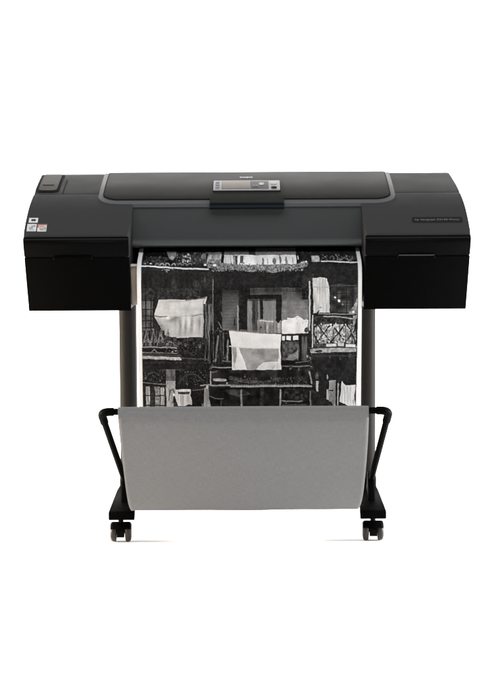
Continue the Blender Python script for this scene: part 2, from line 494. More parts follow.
# catch basket: cloth slung from the front rod, tubular arms with elbows
for s in (-1, 1):
    ox = -0.4005 if s < 0 else 0.3855
    bxx = s * 0.357 - 0.001
    path = corner_round([(s * 0.30, -0.25, 0.4105), (ox, -0.25, 0.4105), (bxx, 0.105, 0.155)], 0.026, 7)
    bm = bmesh.new(); add_tube(bm, path, 0.0092, 16)
    # elbow sleeve
    d1 = Vector((ox - s * 0.0, -0.25, 0.4105)); dn = (Vector((bxx, 0.105, 0.155)) - d1).normalized()
    el = corner_round([d1 + Vector((-s * 0.035, 0, 0)), d1, d1 + dn * 0.062], 0.026, 7)
    add_tube(bm, el, 0.0116, 18)
    part('basket_arm', bm, M['tube'], angle=50)
bm = bmesh.new(); add_tube(bm, [(-0.3, -0.25, 0.4105), (-0.1, -0.25, 0.4105), (0.1, -0.25, 0.4105), (0.3, -0.25, 0.4105)], 0.0102, 16)
part('basket_rod', bm, M['tube'])
bm = bmesh.new(); add_tube(bm, [(-0.333, 0.305, 0.26), (0, 0.305, 0.26), (0.333, 0.305, 0.26)], 0.009, 12)
part('rear_rod', bm, M['tube'])

X0, X1 = -0.3535, 0.3290
def cloth_sheet(path, nx, wob):
    bm = bmesh.new(); uvl = bm.loops.layers.uv.new('UVMap')
    rows = []; L = 0.0; prev = None
    for j, (y, z) in enumerate(path):
        if prev is not None:
            L += math.hypot(y - prev[0], z - prev[1])
        prev = (y, z)
        t = j / (len(path) - 1)
        row = []
        for i in range(nx + 1):
            u = i / nx
            low = 1.0 if y > -0.055 else min(1.0, max(0.0, (0.40 - z) / 0.2995))
            xl = X0 + 0.018 * low ** 1.1; xr = X1 - 0.013 * low ** 2.0 - 0.008 * low ** 14; xl += 0.006 * low ** 14
            x = xl + (xr - xl) * u
            w = wob * math.sin(math.pi * t) * (math.sin(7.3 * u + 1.0) + 0.6 * math.sin(17 * u + 4 * t) + 0.4 * math.sin(3 * u + 9 * t))
            edge = 0.004 * math.exp(-min(u, 1 - u) / 0.02) * math.sin(math.pi * t)
            row.append((bm.verts.new((x, y + w - edge, z + 0.5 * w)), (x, L)))
        rows.append(row)
    for a, b_ in zip(rows, rows[1:]):
        for i in range(nx):
            q = (a[i], a[i + 1], b_[i + 1], b_[i])
            f = bm.faces.new([v for v, _ in q])
            for lp, (_, uv) in zip(f.loops, q):
                lp[uvl].uv = uv
    return bm
path = smooth_path([(-0.2625, 0.396), (-0.257, 0.372), (-0.228, 0.312), (-0.188, 0.242), (-0.146, 0.172), (-0.104, 0.1225), (-0.055, 0.1005), (0.020, 0.104), (0.140, 0.137), (0.225, 0.195), (0.300, 0.262)], 9)
bm = cloth_sheet(path, 60, 0.0012)
cloth = part('basket_cloth', bm, M['cloth'], angle=80)
sol = cloth.modifiers.new('cloth thickness', 'SOLIDIFY'); sol.thickness = 0.0014; sol.offset = 0
# sewn pocket that wraps the rod
hp = []
for k in range(22):
    a = R(-70) + k / 21 * R(320)
    hp.append((-0.25 + 0.0128 * math.cos(a) , 0.4110 + 0.0130 * math.sin(a)))
hp += [(-0.2625, 0.402), (-0.2635, 0.3955), (-0.2600, 0.3880)]
hp = [p for i, p in enumerate(hp) if not (i < 22 and p[0] < -0.2455 and p[1] < 0.4085)]
bm = cloth_sheet(hp, 60, 0.0)
part('hem', bm, M['cloth'], cloth, angle=80)
bm = bmesh.new()
bmesh.ops.create_cone(bm, cap_ends=True, segments=16, radius1=0.0035, radius2=0.0028, depth=0.004,
                      matrix=Matrix.Translation((0.3135, -0.2555, 0.3775)) @ Matrix.Rotation(R(62), 4, 'X'))
part('grommet', bm, M['gasket'], cloth)

bpy.context.view_layer.update()
for o, p in _parts:
    o.parent = p
    if p is printer:
        o.matrix_parent_inverse = Matrix.Translation((0, -0.25, 0))

# ------------------------------------------------------------------ the printed sheet
S = 5                                       # paint canvas: 5 samples per unit, units are about 2.8 mm of paper
AX0, AX1, AY0, AY1 = 136.0, 363.0, 249.0, 416.0
W_, H_ = int((AX1 - AX0) * S), int((AY1 - AY0) * S)
img = np.full((H_, W_), 34.0)
rng = np.random.default_rng(11)
GX, GY = np.meshgrid(AX0 + (np.arange(W_) + .5) / S, AY0 + (np.arange(H_) + .5) / S)

def fnoise(cell, seed, aniso=1.0):
    r = np.random.default_rng(seed)
    cx, cy = cell, cell * aniso
    nw, nh = int((AX1 - AX0) / cx) + 3, int((AY1 - AY0) / cy) + 3
    g = r.random((nh, nw))
    fx = (GX - AX0) / cx; fy = (GY - AY0) / cy
    ix = fx.astype(int); iy = fy.astype(int); tx = fx - ix; ty = fy - iy
    tx = tx * tx * (3 - 2 * tx); ty = ty * ty * (3 - 2 * ty)
    return (g[iy, ix] * (1 - tx) + g[iy, ix + 1] * tx) * (1 - ty) + (g[iy + 1, ix] * (1 - tx) + g[iy + 1, ix + 1] * tx) * ty
N1, N2, N4, N8 = fnoise(0.9, 1), fnoise(2.0, 2), fnoise(4.5, 3), fnoise(10, 4)
NV, NH = fnoise(1.1, 5, 9.0), fnoise(9.0, 6, 0.12)
FB = (N1 * 0.45 + N2 * 0.35 + N4 * 0.2)

def pmask(pts):
    m_ = np.zeros(img.shape, bool)
    n = len(pts)
    j = n - 1
    for i in range(n):
        xi, yi = pts[i]; xj, yj = pts[j]
        if yi != yj:
            c = ((yi > GY) != (yj > GY)) & (GX < (xj - xi) * (GY - yi) / (yj - yi) + xi)
            m_ ^= c
        j = i
    return m_
def poly(pts, v, n=0.0, nz=None, a=1.0):
    m_ = pmask(pts); k = FB if nz is None else nz
    val = (v if np.isscalar(v) else v[m_]) + n * (k[m_] - 0.5) * 2
    img[m_] = img[m_] * (1 - a) + val * a
def rect(x0, y0, x1, y1, v, n=0.0, nz=None, a=1.0):
    poly([(x0, y0), (x1, y0), (x1, y1), (x0, y1)], v, n, nz, a)
def line(pts, w, v, n=0.0, a=1.0):
    for (xa, ya), (xb, yb) in zip(pts, pts[1:]):
        dx, dy = xb - xa, yb - ya; L2 = dx * dx + dy * dy + 1e-9
        t = np.clip(((GX - xa) * dx + (GY - ya) * dy) / L2, 0, 1)
        d = np.hypot(GX - xa - t * dx, GY - ya - t * dy)
        al = np.clip((w / 2 - d) * 2.2 + 0.5, 0, 1) * a
        img[:] = img * (1 - al) + (v + n * (FB - 0.5) * 2) * al
def blob(x, y, rx, ry, v, n=0.0, a=1.0):
    d = np.hypot((GX - x) / rx, (GY - y) / ry) + (FB - 0.5) * 0.5
    al = np.clip((1 - d) * 3, 0, 1) * a
    img[:] = img * (1 - al) + (v + n * (FB - 0.5) * 2) * al
def soft(x, y, rx, ry, d, inside=None, ang=0.0):
    ca_, sa_ = math.cos(ang), math.sin(ang)
    ux = (GX - x) * ca_ + (GY - y) * sa_; uy = -(GX - x) * sa_ + (GY - y) * ca_
    g = d * np.exp(-((ux / rx) ** 2 + (uy / ry) ** 2))
    if inside is not None:
        g = g * inside
    img[:] = np.clip(img + g, 8, 246)
def speck(x0, y0, x1, y1, cnt, lo, hi, r0=0.3, r1=0.9, seed=0):
    r = np.random.default_rng(seed)
    for _ in range(cnt):
        x, y = r.uniform(x0, x1), r.uniform(y0, y1); q = r.uniform(r0, r1)
        i0, i1 = int((x - 3 - AX0) * S), int((x + 3 - AX0) * S); j0, j1 = int((y - 3 - AY0) * S), int((y + 3 - AY0) * S)
        i0, j0 = max(i0, 0), max(j0, 0)
        sx, sy = GX[j0:j1, i0:i1], GY[j0:j1, i0:i1]
        if sx.size == 0: continue
        al = np.clip((1 - np.hypot((sx - x) / q, (sy - y) / (q * r.uniform(.6, 1.5)))) * 2.5, 0, 1)
        img[j0:j1, i0:i1] = img[j0:j1, i0:i1] * (1 - al) + r.uniform(lo, hi) * al

# --- dim background
img[:] = 33 + 8 * (N8 - .5) + 7 * (N2 - .5)
# --- top balcony: plants, wall, awning
rect(140, 249, 222, 265, 42, 34)
poly([(141, 250), (164, 250), (168, 257), (150, 256), (141, 262)], 20, 8)
poly([(165, 251), (175, 251), (175, 257), (172, 260), (168.5, 258)], 112, 25)
blob(171.5, 257.3, 2.6, 2.2, 165, 20)
speck(176, 253, 192, 264, 70, 50, 130, .3, .8, 21); speck(182, 254, 190, 262, 26, 140, 225, .4, 1.0, 22)
speck(144, 256, 166, 264, 40, 50, 95, .3, .7, 23)
for x in (145, 150.5): blob(x, 263.3, 1.1, .8, 215 if x > 148 else 130)
for x in (157, 162, 167.5, 173.5, 180, 185, 190):
    line([(x - 2, 264.8), (x - 1, 263.2), (x + 1, 263.2), (x + 2, 264.8)], .8, 165 if 158 < x < 176 else 110)
speck(192, 252, 206, 264, 60, 45, 120, .3, .9, 24)
blob(203, 256.5, 3, 3.2, 110, 60)
rect(207, 253.5, 221, 263, 150, 40, N2); rect(207, 252, 221, 254.5, 85, 15)
speck(208, 259, 221, 264, 26, 50, 95, .4, 1.0, 25)
rect(221, 249, 224, 266, 28, 10)
rect(224, 250, 250, 256, 88, 22); rect(224, 255, 250, 266, 205, 22, N4)
rect(224, 255, 233, 266, 195, 20, NV)
rect(233, 255.5, 238, 264, 150, 60); rect(235.5, 256, 237.5, 264, 60, 25); rect(240.5, 256, 243.5, 263, 65, 25)
rect(238, 256, 240, 265, 232); rect(244.5, 255, 250, 265, 225, 12)
rect(250, 250, 297, 266, 215, 20, N4); rect(256, 249, 297, 255.2, 102, 16)
rect(249, 249, 256, 255, 45, 15)
for x, y0, w, v in ((263, 257, 1.5, 110), (274.5, 258, 2.4, 100), (280.6, 254.8, 1.3, 95), (286.5, 257, 1.7, 120), (268, 258, .8, 165), (293, 257, .8, 160)):
    blob(x, (y0 + 265) / 2, w * .9, (265 - y0) / 2 + .6, v, 22)
rect(296.6, 249, 322, 266, 34, 18); rect(298, 256, 299, 260, 190)
blob(304, 263.5, 4.5, 2.0, 165, 60); blob(306.5, 262.2, 1.2, .9, 225)
# flower boxes under the wall
poly([(207, 264), (222, 263), (250, 265), (297, 264), (308, 263.5), (307, 267), (297, 269), (283, 271), (273, 273), (262, 270.5), (252, 272), (238, 270), (222, 269), (207, 267.5)], 105, 80)
speck(206, 262.5, 250, 271, 140, 70, 165, .35, .9, 26); speck(250, 264, 304, 271.5, 150, 80, 175, .35, .9, 27)
speck(222, 265, 300, 272, 110, 40, 90, .3, .8, 28)
blob(205, 264.6, 1.6, 1.2, 215); blob(214.5, 265, 2.4, 1.4, 225, 20); blob(214, 267.5, 1.8, 1.0, 60)
# right end of the top balcony
blob(316, 259, 4.2, 3.6, 195, 40); rect(312, 256, 320, 262.4, 185, 30, N2, .7)
speck(322, 255, 355, 262, 70, 55, 130, .35, 1.0, 29)
line([(340, 261), (345, 258), (350, 261), (354, 258)], .7, 110)
line([(321.5, 261.8), (340, 262.3), (357.5, 263)], 1.3, 200, 20)
line([(141, 265.6), (168, 267.2), (192, 268.6), (208, 269)], 1.5, 205, 20)
line([(141, 265.6), (170, 267.3)], 1.2, 232)
blob(167.5, 269.6, 3.4, .9, 150, 40); blob(167, 271, 1.2, 1.2, 110)
speck(160, 266, 176, 270, 14, 60, 190, .3, .7, 30)
# dark eaves
rect(200, 272, 214, 290, 40, 10); line([(213, 280), (212.6, 330)], .9, 118, 30)
blob(205, 280, .9, 5, 62); blob(174, 285, 4, 8, 47, 10); blob(196, 284, 4, 5, 52, 12)
poly([(141, 288), (200, 288), (200, 300), (141, 300)], 42, 20)
# --- left window and grid
rect(141, 299, 152.5, 332, 72, 26, N4)
for x in (145.4, 150.6, 141.4): line([(x, 297), (x, 332)], 1.0, 24)
for y in (300, 309.3, 316, 320.5, 327): line([(141, y), (153, y)], .9, 26)
# --- first cloth
c1 = [(158.5, 299.5), (175, 299.2), (190, 300.2), (206.8, 296.6), (204, 312), (202.4, 337), (190, 336.8), (180, 339.5), (172, 337), (164, 334.5), (153.6, 315.6)]
poly(c1, 196, 14, N8)
k1 = pmask(c1)
soft(182, 328, 26, 8, -22, k1); soft(204, 318, 3, 16, -18, k1); soft(180, 301, 22, 1.6, -14, k1)
for q in range(14):
    soft(157 + 3.5 * q + (q * 7 % 5) * .5, 303 + (q * 5 % 9), 1.1 + (q % 3) * .6, 4, (-9, 8, -6)[q % 3], k1, 0.2)
line([(154.2, 315.6), (160, 316.6), (166.5, 316.4)], 1.1, 96, 20)
soft(160, 327, 3.2, 9, -62, k1, -0.45); soft(171, 319.6, 6.5, 2.6, -62, k1, -0.12); soft(176, 317.2, 3, 1.2, -42, k1)
soft(167.6, 318.2, 2.0, 1.4, 48, k1); soft(178, 304, 14, 3, 10, k1); soft(196, 309, 8, 2.4, -16, k1, -0.2); soft(168, 310, 9, 2.0, 8, k1)
line([(178, 316.2), (190, 315.2), (203, 313.4)], .8, 168, 20, .7)
for x, d, rx, ln in ((179.6, -44, 1.3, 8), (182.8, 26, 1.2, 7), (185.4, -40, .9, 7), (188.2, 34, 1.4, 7), (191.2, -36, 1.2, 9), (194.4, 24, 1.3, 8), (199.2, -40, 1.2, 9), (202, 16, 1, 8), (174.6, -16, 1.5, 9)):
    soft(x, 322 + (x % 3), rx, ln, d, k1, 0.06)
soft(184, 334, 16, 3.2, -14, k1, -0.05); soft(172, 330, 4, 5, 14, k1)
line([(186, 300.4), (206.5, 297.6)], 1.0, 110, 50); line([(192, 316), (202, 314)], 1, 130)
line([(203.5, 300), (201.6, 337)], .8, 150)
# curtains beside it
rect(203.5, 304, 212, 361, 62, 46, NV); line([(209, 306), (208, 350)], 1.3, 108, 30); line([(206, 312), (205.5, 338)], .9, 92, 30)
rect(213.2, 290, 222, 334, 30, 10); line([(218.5, 322), (221, 328)], 1.2, 100, 30); line([(221, 312), (222.6, 318)], 1.0, 82)
# facade wall
poly([(222, 290), (238.5, 290), (238.5, 331), (222, 331)], 52 + (GY - 290) * 0.5, 14, N8)
line([(237.4, 306), (237.6, 334)], 1.3, 138, 20); blob(234.3, 322, 1.1, 4.4, 28)
blob(238.5, 319, 1.2, 1.5, 120)
rect(238.6, 288, 252, 332, 34, 8)
rect(250, 288, 308, 296, 66, 12, N4)
poly([(281, 292), (308, 292), (308, 322), (281, 324)], 82 + (GY - 292) * 0.9, 20, N4)
rect(302, 276, 308.5, 300, 44, 14)
# french window
rect(239.5, 294.8, 281.6, 299, 25, 6); rect(239.5, 295, 247, 333, 30, 10); rect(276, 295, 281.6, 324, 28, 8)
rect(247, 299, 276, 333, 82, 26, NV); rect(252, 300, 257.5, 331, 56, 18, NV); rect(247.3, 300, 251.6, 332, 118, 18, NV)
rect(258, 299, 259.5, 321, 112); rect(260, 299, 263, 319, 30); rect(263, 300.5, 275.6, 321, 116, 16, NV)
rect(247, 299, 276, 301.2, 45, 10, None, .7)
rect(257, 320, 281, 333.5, 138, 55, NV); line([(259.8, 320.8), (273, 322)], .9, 205); blob(261, 327.5, 1.2, 1.2, 50)
poly([(275, 320), (280.8, 320), (278, 323.5)], 30)
rect(240, 329.5, 247, 334, 62, 30)
line([(222, 329.5), (258, 331), (281, 329)], .6, 120, 0, .7)
# wall linen
poly([(281.4, 321.5), (284, 320.2), (286.8, 320.6), (287.6, 317.8), (292, 318.2), (297, 316.8), (301, 317.6), (303, 320.2), (308.5, 320), (308.5, 333.4), (281.4, 334)], 222, 16, N4)
speck(296, 319, 307, 324, 10, 170, 200, .4, .9, 31); blob(306.5, 330, 2.6, 3.0, 62, 60)
soft(294, 311, 13, 9, 24); soft(231, 316, 7, 13, 16); soft(265, 291, 40, 4, -16); soft(300, 295, 9, 8, -22)
for y in np.arange(293, 331, 3.1):
    line([(222.5, y), (237, y + .2)], .5, 44, 0, .35)
for y in np.arange(296, 319, 4.3):
    line([(282, y), (307, y + .6)], .6, 78, 0, .35)
for x in np.arange(204.5, 212, 1.9):
    line([(x, 306), (x - .5, 352)], .6, 40, 0, .6)
# --- right: pole, towel, window, balcony
rect(308, 274, 313.6, 370, 40, 14)
line([(309.6, 282), (309.6, 330)], 1.4, 176, 20); line([(311.8, 286), (312, 330)], 1.0, 26); line([(313.4, 280), (313.6, 316)], .7, 190)
poly([(312.4, 278.4), (317, 278.8), (319.5, 277.4), (326.8, 278.8), (329.4, 290), (329.6, 313), (314, 313.5)], 188, 26, NV)
line([(313, 287.6), (329, 287.8)], .8, 158); line([(321, 280), (321.5, 312)], 1.0, 206, 0, .6); blob(321, 308, 1.5, 1.5, 150)
rect(329.8, 284, 357.5, 313, 48, 22, N4)
for x in (337, 346.5, 353): line([(x, 284), (x, 313)], .8, 30)
for y in (294, 303.5): line([(330, y), (357, y)], .8, 34)
line([(331, 286), (356, 286)], 1.0, 62)
blob(335.2, 298, 1.2, 1.1, 205); blob(338.7, 301.4, 1.5, 1.6, 230); blob(342.5, 305, 1.2, 1.2, 110)
poly([(349, 312), (354, 306), (357.5, 298), (357.5, 345), (352, 345)], 122, 70); blob(353.5, 312.6, 1.5, 1.2, 220)
# balcony railing: light behind, dark ironwork in front
rect(312.6, 314, 357.4, 348, 132, 90, FB)
rect(313, 321, 345, 346, 168, 80, N2, .75)
rect(312.6, 314, 353, 325, 46, 26)
line([(318.5, 314.4), (353, 314.6)], .9, 122); line([(316, 316), (338, 315.8), (356, 315.6)], 1.4, 24)
line([(324, 317), (340, 317.4), (352, 319.2)], 1.2, 150, 20); line([(312.5, 318), (319, 311.4)], 1.4, 28)
for k in range(-2, 5):
    x = 314 + 14.5 * k
    for sgn in (1, -1):
        pts = [(x + (0 if sgn > 0 else 20), 320), (x + (8 if sgn > 0 else 12), 331), (x + (20 if sgn > 0 else 0), 346)]
        pts = [(min(max(px, 312.8), 356.6), py) for px, py in pts]
        line(pts, 1.35, 30, 10)
for k in range(7):
    line([(314.5 + 6.2 * k, 326), (315.5 + 6.2 * k, 346)], .9, 44, 20, .8)
speck(314, 324, 356, 346, 110, 25, 70, .3, .9, 32); speck(314, 324, 354, 344, 70, 190, 235, .3, .8, 33)
line([(312.6, 316), (312.3, 348)], .9, 205, 30); line([(316.6, 322), (316.4, 346)], .8, 30)
rect(313, 344, 356.5, 348, 56, 40)
rect(326.5, 344.4, 336.5, 347.2, 205, 24); rect(338, 343.8, 344, 346.8, 195, 30); rect(346, 344.6, 355.8, 347.6, 210, 20)
poly([(310, 350.2), (314, 348.6), (356.3, 348.2), (356.3, 352.4), (327, 353), (311, 353.4)], 158, 26, N2)
blob(318.5, 351.8, 4.5, 1.4, 45, 40); line([(313, 348.2), (356, 348)], .8, 40)
# --- left balcony railing
rect(141, 330, 164, 354, 36, 16)
for k in range(4):
    x = 141.5 + 7.2 * k
    line([(x, 345), (x + 2.4, 338), (x + 4.6, 329)], .9, 118, 40); line([(x + 8, 345), (x + 6.2, 338), (x + 4.2, 329)], .9, 104, 40)
    line([(x + 4.5, 330), (x + 4.3, 345)], .6, 66)
line([(160, 334), (166, 346)], 1.0, 120, 30)
for k in range(8):
    line([(142.2 + 2.75 * k, 331), (142.2 + 2.75 * k, 345.6)], .55, 84, 30, .8)
for k in range(6):
    x = 142.5 + 3.6 * k
    line([(x, 340), (x + 1.0, 338.4), (x + 2, 340), (x + 1, 342), (x, 340)], .55, 128, 40, .8)
rect(163, 336.5, 176, 347, 56, 46)
for k in range(7):
    line([(177 + 3.9 * k, 339), (179 + 3.9 * k, 346), (177 + 3.9 * k, 353)], .55, 70, 24, .8)
line([(141, 346.6), (166, 347), (178, 348)], 1.0, 142, 40); line([(141, 349.5), (178, 350)], 2.0, 26)
line([(141, 352), (160, 352.4), (176, 353)], .9, 92, 30); line([(150, 351.5), (153, 349), (156, 351.5)], .8, 110)
speck(165, 341, 177, 352, 46, 80, 160, .3, .8, 34)
rect(176, 337.5, 204, 356, 36, 26); speck(177, 339, 204, 355, 90, 44, 84, .25, .6, 35)
poly([(141, 355.4), (180.4, 357), (180.4, 360), (141, 358.4)], 150 + (GX - 141) * 0.8, 26, N2)
line([(180, 357.6), (206, 359.4)], 1.4, 62, 20); line([(141, 354.2), (180, 355.4)], .8, 66)
# --- middle drape and second cloth
rect(209, 330, 229, 364, 36, 20, NV)
line([(217.5, 336), (216, 350), (215, 361)], 1.6, 116, 40, .8); line([(222.5, 333), (223, 356)], 1.1, 76, 30); line([(227.4, 340), (226.8, 361)], 1.3, 118, 40)
line([(213, 330), (212.6, 358)], 1.0, 70, 30); speck(214, 328, 228, 334, 24, 50, 100, .3, .7, 36)
speck(208, 359, 216, 369, 30, 60, 140, .3, .7, 37); line([(212, 367.5), (231, 367.5)], 1.0, 152, 40); line([(222, 361), (230, 361.5)], 1, 96)
line([(229.4, 345), (229.6, 360)], 1.2, 22)
c2 = [(228.3, 330.2), (245, 331.6), (262, 333.5), (281, 334.6), (280.4, 348), (280.9, 372.5), (272, 376), (262, 376.8), (250, 375.8), (240, 373.4), (231.6, 371.8), (231.4, 350)]
poly(c2, 232, 8, N8)
poly([(238.4, 347.2), (260, 348.6), (278.8, 348.4), (278, 362), (271, 362), (264, 363.2), (259, 366.8), (255.5, 370.6), (247.6, 372)], 156, 16, N4)
poly([(231.8, 346.4), (236, 346.8), (236.4, 356), (234.4, 366), (233.2, 368)], 160, 16, N4)
poly([(258.6, 366), (263, 363), (270, 361.6), (277.5, 362.6), (279.5, 350), (280.9, 372), (262, 376.6), (250, 375.4), (255, 370.6)], 226, 10, N4)
for x in (250, 256, 268, 273): line([(x, 350), (x + .8, 362)], 1.2, 166, 6, .5)
line([(229, 346.4), (250, 348), (279, 348.8)], .9, 214)
line([(274, 366), (270.5, 374.5)], 1.2, 200); line([(277.5, 364), (277, 371)], .8, 196); line([(280.6, 335), (280, 350), (280.8, 372)], .7, 246)
line([(233, 362), (236, 373)], .9, 205)
k2 = pmask(c2)
soft(242, 356, 3, 12, 14, k2, -0.5); soft(266, 354, 10, 4, -12, k2); soft(252, 360, 4, 7, 10, k2, -0.4); soft(235, 352, 2, 7, -20, k2)
soft(268, 341, 16, 3, -8, k2); soft(240, 339, 8, 4, -7, k2); soft(270, 369, 6, 3, -16, k2, -0.5); soft(256, 373, 8, 2, -20, k2)
line([(229, 330.6), (255, 333.2), (281, 334.6)], .7, 165, 20, .7)
# --- cabinet to the right of it
rect(281.4, 334, 303, 364, 36, 14); rect(282, 342, 299, 360.5, 68, 24, N2)
rect(282, 336.2, 285, 340.6, 226); rect(286.4, 336, 291, 340.4, 230); rect(293.2, 335.8, 298.2, 340.2, 224); rect(281.4, 334, 300, 335.6, 42)
poly([(286, 360), (288, 356), (293, 354), (298, 351), (298, 358), (293, 360.4)], 116, 46); line([(297, 351), (297.6, 359)], 1.0, 160, 0, .7)
rect(299, 335, 301.4, 362, 26); rect(301.6, 337, 307, 361, 66, 30, NV); rect(281.4, 361, 308, 364.4, 24, 6)
line([(282, 366.3), (300, 366.8), (309, 366)], 1.2, 108, 30); line([(296, 363), (308, 361.5)], .9, 92); blob(307.4, 357, 1.0, 1.5, 170)
speck(308, 355, 313, 368, 16, 80, 150, .3, .7, 38)
# --- lower storey
rect(141, 369, 206, 384, 32, 10); speck(143, 370, 163, 382, 60, 44, 76, .3, .9, 39); speck(175, 370, 206, 385, 80, 42, 78, .3, 1.0, 40)
line([(158, 370), (180, 369.4)], 1.0, 60); line([(141, 382.4), (164, 384)], .9, 92, 30); blob(144, 378, 1.2, 1.6, 92)
line([(143, 379), (148, 373), (153, 372), (159, 375)], .8, 62); line([(177, 383), (184, 375), (194, 374), (203, 381)], .9, 62)
rect(164.4, 369.5, 174, 381, 84, 18, N2); rect(164.4, 380.6, 174, 410, 158, 30)
rect(141, 385, 164, 410, 34, 12)
rect(144, 386, 147.8, 411, 150, 60, NV); rect(148.2, 386, 152.6, 411, 44, 10); rect(153, 386, 158, 411, 128, 70); rect(158.8, 387, 162.6, 411, 172, 40, NV)
for y in (395.2, 405): line([(143, y), (162, y + .3)], 1.3, 42)
poly([(163.4, 386), (166, 388), (167, 400), (171, 411), (164, 411)], 182, 20)
line([(166.8, 400), (168.5, 390), (171.5, 389), (172.6, 394), (171, 402)], 1.1, 70); line([(163.4, 386), (164.6, 410)], 1.0, 44)
rect(171.6, 396, 175.4, 411, 46, 20); blob(172, 394.6, 1.1, 1.6, 235)
poly([(173.8, 389.4), (190, 389), (189.4, 395), (191.8, 405), (187, 403.8), (184, 405.8), (176.4, 406), (173, 396)], 200, 30, NV)
poly([(175.8, 391.6), (189, 391.4), (188, 394), (177, 394)], 58, 20); line([(181.8, 395), (182, 405)], .8, 150); line([(186, 396), (186.6, 404)], .8, 160)
rect(176, 406, 191, 411, 30, 10)
rect(190.6, 390, 203.5, 411, 28, 8); line([(191.5, 390.2), (204, 388.4)], .8, 88)
poly([(203, 388), (206.8, 385.4), (208, 398), (210.6, 411), (201.4, 411), (203, 400)], 148, 36, NV)
blob(206, 387, 1.3, 2.2, 195); line([(201, 404), (200.6, 411)], 1.2, 92)
rect(207.6, 370, 310, 385, 36, 14, N4); speck(230, 377, 308, 384, 90, 50, 92, .3, .9, 41)
poly([(228, 376), (250, 380), (262, 382), (281, 377), (281, 380), (250, 384), (228, 380)], 62, 30)
line([(209.6, 372), (209.7, 385)], 1.2, 168, 40); line([(209, 373), (216, 371.6)], .9, 92); line([(213.4, 379.2), (224.5, 380.2)], 2.6, 168, 40); blob(226.3, 380.3, 1.2, 2.4, 24)
blob(226, 383.4, 1.0, 1.3, 190)
line([(199, 385.3), (208, 384.6)], 1.0, 140, 40)
line([(208, 385.2), (250, 385.7), (309, 386.2)], 1.5, 142, 40)
for k in range(66):
    x = 230 + 1.2 * k
    line([(x, 386.8), (x + .55, 385.0)], .7, 235 if k % 2 else 205); line([(x + .55, 385), (x + 1.1, 386.9)], .6, 46)
rect(209.6, 388, 310, 411, 27, 10, N4)
poly([(224, 390), (243, 389), (250, 394), (238, 397), (228, 394)], 56, 18, N4); line([(208, 396), (214, 398.8), (222, 398.6)], .8, 84)
line([(220.3, 400), (220.3, 411)], 1.0, 58); line([(240.6, 390), (240.8, 411)], 1.6, 128, 30); line([(242, 392), (242.2, 408)], .6, 56)
line([(280.2, 390), (279.6, 411)], 1.7, 138, 30); line([(281, 401), (303, 401.6)], 1.0, 112, 40); rect(259.6, 388, 263, 411, 44, 12); rect(284, 389, 308, 400, 36, 16, N2)
line([(282, 405.4), (306, 405)], .9, 62); speck(283, 403, 300, 408, 12, 50, 80, .3, .8, 42)
line([(301, 403), (309, 399)], 1.2, 28); line([(309.5, 372), (311.8, 384)], 1.4, 128, 40); line([(308, 387), (311.6, 386.6)], 1.6, 150); blob(309, 379, 1.4, 3.2, 22); line([(310.5, 392), (311, 411)], 1.4, 96, 50)
rect(312.6, 353.6, 357, 370, 33, 10, N4); rect(312.6, 370, 326, 411, 34, 12)
blob(317, 376, 2.2, 4, 74, 40); poly([(316, 381), (318.6, 381.6), (318.6, 392), (316.8, 391.6)], 178, 20)
rect(326, 370, 358, 411, 32, 10); blob(327.8, 377.6, 1.0, 2.6, 150)
poly([(329.5, 381), (336, 380.4), (336, 411), (332, 403), (327, 399.4), (327, 389.6), (329.5, 389)], 140, 60, NV)
rect(329, 390, 334, 391.6, 44); rect(329.4, 392.6, 335, 402, 112, 30); line([(327.6, 390), (327.4, 399.5)], 1.0, 180)
line([(338.6, 384), (338.2, 411)], 1.3, 140, 30); line([(336.8, 380), (336.6, 411)], 1.0, 24)
poly([(342, 381), (346, 386), (356.6, 385.4), (355, 396), (356.5, 411), (345, 404), (340, 402), (341.4, 392)], 208, 20, NV)
for x in (345, 348, 351.4): line([(x, 388), (x + .4, 402)], .7, 176)
blob(354.5, 402, 1.6, 2.4, 172)
for q, x in enumerate(np.arange(142.5, 204, 2.6)):
    line([(x, 272), (x + .3, 296)], .7, 26 if q % 2 else 46, 0, .45)
for q, x in enumerate(np.arange(224, 306, 3.3)):
    line([(x, 274), (x, 292)], .8, 27 if q % 2 else 44, 0, .4)
for x, y in ((178, 344), (185, 346), (193, 343), (199, 347), (216, 357), (224, 358), (290, 369), (299, 370), (244, 368 + 9), (330, 358), (341, 360), (350, 357)):
    blob(x, y, 1.4, 1.2, 78, 40, .8); blob(x + .2, y - 1.8, 1.8, 1.2, 58, 50, .8)
for x in (317, 322, 329, 335, 343, 349, 354):
    line([(x, 354), (x + .3, 369)], .6, 48, 20, .6)
line([(313, 356), (357, 356.4)], .7, 60, 0, .8); line([(142, 362), (206, 363)], .8, 50, 20, .8); line([(142, 366), (206, 367)], .6, 44, 10, .8)
for x in (146, 152, 158, 179, 186, 193, 200):
    line([(x, 370), (x, 382)], .5, 52, 20, .6)
# lens and hand-held waviness: nothing in the picture is ruler straight
wa, wb, wc, wd = fnoise(6.0, 51), fnoise(6.0, 52), fnoise(1.6, 53), fnoise(1.6, 54)
sxw = np.clip(((GX - AX0) + 0.7 * (wa - .5) + 0.3 * (wc - .5)) * S, 0, W_ - 1).astype(int)
syw = np.clip(((GY - AY0) + 0.7 * (wb - .5) + 0.3 * (wd - .5)) * S, 0, H_ - 1).astype(int)
img = img[syw, sxw]
img = img + 15 * np.exp(-((img - 85) / 38) ** 2)
img *= 1 + 0.14 * (N2 - .5) * np.clip(1.3 - img / 200, 0.12, 1) + 0.07 * (N4 - .5) * np.clip(1.3 - img / 200, 0.1, 1)
img += np.where(img < 70, 7 * np.maximum(0, N1 * .6 + N2 * .6 - .62) * 1.6, 0)
